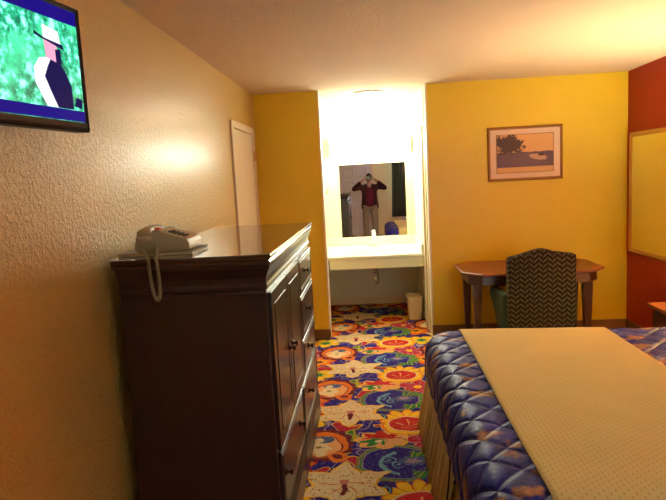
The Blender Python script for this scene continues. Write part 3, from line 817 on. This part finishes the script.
fl = thing('added_floor_lamp', 'added white shaded floor lamp, out of view, brightening the rear wall', 'floor lamp', (1.36, -1.40, 0))  # added lamp, out of view, to brighten the room reflected in the mirror
obj('lamp_base', lathe(bmesh.new(), [(.14, 0), (.14, .015), (.03, .03), (.012, .05), (.012, 1.50), (0, 1.50)], (0, 0, 0), 24), M['brass_dark'], fl, smooth=False)
obj('lamp_shade', lathe(bmesh.new(), [(.20, 1.42), (.13, 1.68), (.127, 1.68), (.197, 1.42), (.20, 1.42)], (0, 0, 0), 32), M['shade_w'], fl, smooth=True)
point('added_rear_fill', (1.36, -1.40, 1.58), REAR_FILL, (1, .88, .88), .05)  # fill light of the added lamp

# ------------------------------------------------------------------ wall mirror on the red wall
wm = thing('wall_mirror', 'gilt framed mirror hanging on the red wall reflecting the yellow wall', 'mirror', (XR, 4.865, 1.32))
obj('frame', frame_bm('x', 0, -.72, .73, -.55, .553, .042, -.001, -.024), M['gold'], wm)
obj('mirror_glass', B(-.010, -.002, -.68, .69, -.51, .513), M['mirror'], wm)

# ------------------------------------------------------------------ picture
pt = thing('framed_picture', 'framed landscape print with cream mat hanging on the yellow wall above the desk', 'picture', (1.486, D, 1.743), 0)
obj('frame', frame_bm('y', 0, -.349, .349, -.253, .253, .026, -.001, -.024), M['frame'], pt)
obj('mat', B(-.33, .33, -.010, -.002, -.235, .235), M['mat'], pt)
obj('print', B(-.262, .262, -.013, -.009, -.176, .176), M['print'], pt)
obj('inner_fillet', frame_bm('y', 0, -.268, .268, -.182, .182, .007, -.009, -.015), M['frame'], pt)

# ------------------------------------------------------------------ desk
dk = thing('desk', 'cherry wood writing desk with clipped corners against the yellow wall', 'desk', (0, 0, 0))
dz = .735
X0, X1, Y0, Y1 = .768, 1.972, 4.86, 5.62
def octo(x0, x1, y0, y1, c, cy): return [(x0+c, y0), (x1-c, y0), (x1, y0+cy), (x1, y1-cy), (x1-c, y1), (x0+c, y1), (x0, y1-cy), (x0, y0+cy)]
bm = bmesh.new()
loft(bm, [(octo(X0+.02, X1-.02, Y0+.02, Y1-.02, .13, .15), dz-.026), (octo(X0, X1, Y0, Y1, .14, .16), dz-.018), (octo(X0, X1, Y0, Y1, .14, .16), dz-.006), (octo(X0+.006, X1-.006, Y0+.006, Y1-.006, .14, .16), dz)])
obj('desk_top', bm, M['deskwood'], dk)
bm = loft(bmesh.new(), [(octo(X0+.06, X1-.06, Y0+.06, Y1-.06, .10, .12), dz-.115), (octo(X0+.055, X1-.055, Y0+.055, Y1-.055, .10, .12), dz-.105), (octo(X0+.06, X1-.06, Y0+.06, Y1-.06, .10, .12), dz-.026)])
obj('apron', bm, M['darkwood'], dk)
for (lx, ly) in ((X0+.118, Y0+.12), (X1-.160, Y0+.12), (X0+.115, Y1-.13), (X1-.10, Y1-.13)):
    s = .036
    bm = loft(bmesh.new(), [([(lx-.02, ly-.02), (lx+.02, ly-.02), (lx+.02, ly+.02), (lx-.02, ly+.02)], 0), ([(lx-s, ly-s), (lx+s, ly-s), (lx+s, ly+s), (lx-s, ly+s)], .55), ([(lx-s, ly-s), (lx+s, ly-s), (lx+s, ly+s), (lx-s, ly+s)], dz-.112)])
    obj('leg', bm, M['darkwood'], dk, bevel=.003)

# ------------------------------------------------------------------ chair
ch = thing('upholstered_chair', 'upholstered armchair with zigzag woven fabric pushed up to the desk', 'chair', (1.325, 4.62, 0))
bm = bmesh.new()
outl = [(-.262, .30), (.262, .30), (.262, .905), (.255, .918), (.19, .925), (.10, .940), (.05, .958), (0, .966), (-.05, .958), (-.10, .942), (-.19, .918), (-.252, .905), (-.262, .89)]
prism(bm, outl, 1, -.045, .05)
obj('backrest', bm, M['chair'], ch, bevel=.022, seg=4, smooth=False)
obj('seat', B(-.25, .25, .055, .56, .30, .45), M['chair'], ch, bevel=.04, seg=4)
for s in (-1, 1):
    x0, x1 = (-.305, -.235) if s < 0 else (.225, .272)
    pr = [(.04, .30), (.20, .30), (.28, .36), (.36, .43), (.45, .475), (.51, .495), (.53, .52), (.525, .56), (.49, .585), (.40, .59), (.10, .60), (.04, .60)]
    a_ = obj('armrest', prism(bmesh.new(), pr, 0, x0, x1), M['armcloth'], ch, bevel=.018, seg=3); a_['label'] = 'teal green armrest'
for sx in (-.22, .22):
    for sy, sp_ in ((.0, -.04), (.50, .0)):
        bm = loft(bmesh.new(), [([(sx-.015, sy+sp_-.015), (sx+.015, sy+sp_-.015), (sx+.015, sy+sp_+.015), (sx-.015, sy+sp_+.015)], 0), ([(sx-.022, sy-.022), (sx+.022, sy-.022), (sx+.022, sy+.022), (sx-.022, sy+.022)], .305)])
        obj('leg', bm, M['darkwood'], ch)

# ------------------------------------------------------------------ person with the phone (seen in the vanity mirror)
pe = thing('person', 'person in plum cardigan and grey trousers holding a phone up, seen in the mirror', 'person', (0, -.26, 0))
bv = [(0, 0, .93, (.15, .11)), (0, 0, 1.10, (.145, .10)), (0, 0, 1.28, (.16, .105)), (0, .0, 1.37, (.09, .065)), (0, .01, 1.45, .052), (0, .025, 1.50, .05)]
be = [(0, 1), (1, 2), (2, 3), (3, 4), (4, 5)]
arms = []
for s in (-1, 1):
    b = len(bv)
    bv += [(s*.16, .0, 1.375, .045), (s*.30, .03, 1.35, .050), (s*.415, .07, 1.315, .042), (s*.29, .14, 1.42, .037), (s*.155, .20, 1.535, .026), (s*.125, .215, 1.565, (.030, .020))]
    be += [(3, b), (b, b+1), (b+1, b+2), (b+2, b+3), (b+3, b+4), (b+4, b+5)]
    l = len(bv)
    bv += [(s*.095, 0, .86, .095), (s*.115, .01, .48, .060), (s*.12, -.015, .30, .056), (s*.125, -.02, .09, .038), (s*.13, .07, .035, .036), (s*.135, .14, .03, .028)]
    be += [(0, l), (l, l+1), (l+1, l+2), (l+2, l+3), (l+3, l+4), (l+4, l+5)]
skin('body', bv, be, M['skin'], pe)
# head (shaped lathe-like loft) with features
def ellip_head(name, cx, cy, cz):
    bm = bmesh.new(); bmesh.ops.create_uvsphere(bm, u_segments=32, v_segments=24, radius=1)
    for v in bm.verts:
        x, y, z = v.co
        jaw = 1 - .28*max(0, -z)**1.3
        X_, Y_, Z_ = x*.073*jaw, y*.092*(1-.12*max(0, -z)), z*.113
        if y > 0:
            Y_ += .018*math.exp(-((X_/.012)**2)-(((Z_+.012)/.022)**2))             # nose
            Y_ -= .007*math.exp(-(((abs(X_)-.030)/.014)**2)-(((Z_-.010)/.012)**2))   # eye sockets
            Y_ += .005*math.exp(-((X_/.022)**2)-(((Z_+.052)/.008)**2))             # lips
            Y_ += .006*math.exp(-((X_/.02)**2)-(((Z_+.095)/.018)**2))              # chin
        v.co = (X_, Y_, Z_)
    return obj(name, bm, M['skin'], pe, loc=(cx, cy, cz), smooth=True)
HC = (0, .04, 1.575)
hd = ellip_head('head', *HC)
for s in (-1, 1):
    bm = bmesh.new(); bmesh.ops.create_uvsphere(bm, u_segments=12, v_segments=10, radius=.011, matrix=Matrix.Translation((s*.030, .083, .010)))
    obj('eye', bm, M['porcelain'], hd, smooth=True)
    bm = bmesh.new(); bmesh.ops.create_uvsphere(bm, u_segments=10, v_segments=8, radius=.005, matrix=Matrix.Translation((s*.030, .092, .010)))
    obj('pupil', bm, M['black'], hd, smooth=True)
    bm = bmesh.new(); bmesh.ops.create_uvsphere(bm, u_segments=12, v_segments=8, radius=1, matrix=Matrix.Translation((s*.073, -.005, 0)) @ Matrix.Diagonal((.010, .018, .030, 1)))
    obj('ear', bm, M['skin'], hd, smooth=True)
bm = bmesh.new(); bmesh.ops.create_uvsphere(bm, u_segments=14, v_segments=8, radius=1)
for v in bm.verts: v.co = (v.co.x*.022, .088+v.co.y*.006, -.052+v.co.z*.006)
obj('mouth', bm, plain('lips', (.5, .16, .14), .5), hd, smooth=True)
bm = bmesh.new(); bmesh.ops.create_uvsphere(bm, u_segments=32, v_segments=20, radius=1)
for v in bm.verts:
    x, y, z = v.co
    if y > .35 and z < .45: z = .45 + (z-.45)*.05; y = min(y, .75)
    if z < -.55: z = -.55
    v.co = (x*.083, y*.100-.008, z*.118+.010)
obj('hair', bm, M['hair'], hd, smooth=True)
# hands: palm + five fingers each, closed on the phone's ends
for s in (-1, 1):
    hv = [(s*.118, .222, 1.572, (.024, .014)), (s*.098, .232, 1.590, (.026, .014)), (s*.088, .236, 1.605, (.024, .012))]
    he = [(0, 1), (1, 2)]
    hand = skin('hand', hv, he, M['skin'], pe)
    for k, (zz, ln) in enumerate(((1.628, .9), (1.610, 1.0), (1.592, .95), (1.575, .8))):
        fv = [(s*.097, .236, zz-.008, .0085), (s*(.088-.002*k), .256, zz, .0080), (s*(.076), .262, zz+.002, .0075), (s*(.076-.022*ln), .264, zz+.003, .0062)]
        skin('finger', fv, [(0, 1), (1, 2), (2, 3)], M['skin'], hand)
    fv = [(s*.100, .226, 1.575, .011), (s*.086, .220, 1.560, .0095), (s*.070, .226, 1.556, .0085), (s*.056, .230, 1.560, .0075)]
    skin('thumb', fv, [(0, 1), (1, 2), (2, 3)], M['skin'], hand)
# cardigan: torso + sleeves; shirt front; trousers
cv = [(0, 0, .74, (.26, .15)), (0, 0, .92, (.235, .145)), (0, 0, 1.12, (.20, .135)), (0, 0, 1.28, (.205, .135)), (0, -.02, 1.45, (.15, .095))]
ce = [(0, 1), (1, 2), (2, 3), (3, 4)]
for s in (-1, 1):
    b = len(cv)
    cv += [(s*.17, .0, 1.385, .098), (s*.30, .03, 1.345, .068), (s*.42, .07, 1.310, .058), (s*.30, .135, 1.412, .052), (s*.20, .18, 1.50, .044)]
    ce += [(3, b), (b, b+1), (b+1, b+2), (b+2, b+3), (b+3, b+4)]
skin('cardigan', cv, ce, M['cardigan'], pe)
skin('shirt', [(0, .075, .84, (.12, .10)), (0, .070, 1.08, (.12, .10)), (0, .065, 1.26, (.12, .095)), (0, .05, 1.38, (.08, .075))], [(0, 1), (1, 2), (2, 3)], M['shirt'], pe)
skin('collar', [(0, .07, 1.32, (.04, .085)), (0, .05, 1.40, (.06, .08)), (0, .025, 1.46, (.06, .058))], [(0, 1), (1, 2)], M['collar'], pe)
tvv = [(0, 0, .92, (.155, .112))]; tve = []
for s in (-1, 1):
    l = len(tvv)
    tvv += [(s*.095, 0, .84, .112), (s*.115, .01, .50, .088), (s*.12, -.01, .25, .076), (s*.125, -.015, .075, .074)]
    tve += [(0, l), (l, l+1), (l+1, l+2), (l+2, l+3)]
skin('trousers', tvv, tve, M['trousers'], pe)
for s in (-1, 1):
    skin('shoe', [(s*.125, -.045, .048, .045), (s*.13, .03, .045, .043), (s*.135, .10, .038, .040), (s*.14, .17, .034, .032)], [(0, 1), (1, 2), (2, 3)], M['shoe'], pe)
mp_ = thing('camera_phone', 'black phone held up in both hands of the person in the mirror', 'phone', (0, -.020, H))
obj('phone_body', B(-.072, .072, -.004, .004, -.036, .036), M['black'], mp_, bevel=.003, seg=3)
obj('phone_lens', lathe(bmesh.new(), [(.006, 0), (.006, .0012), (0, .0012)], (0, .004, 0), 14, 'y'), M['chrome'], mp_)
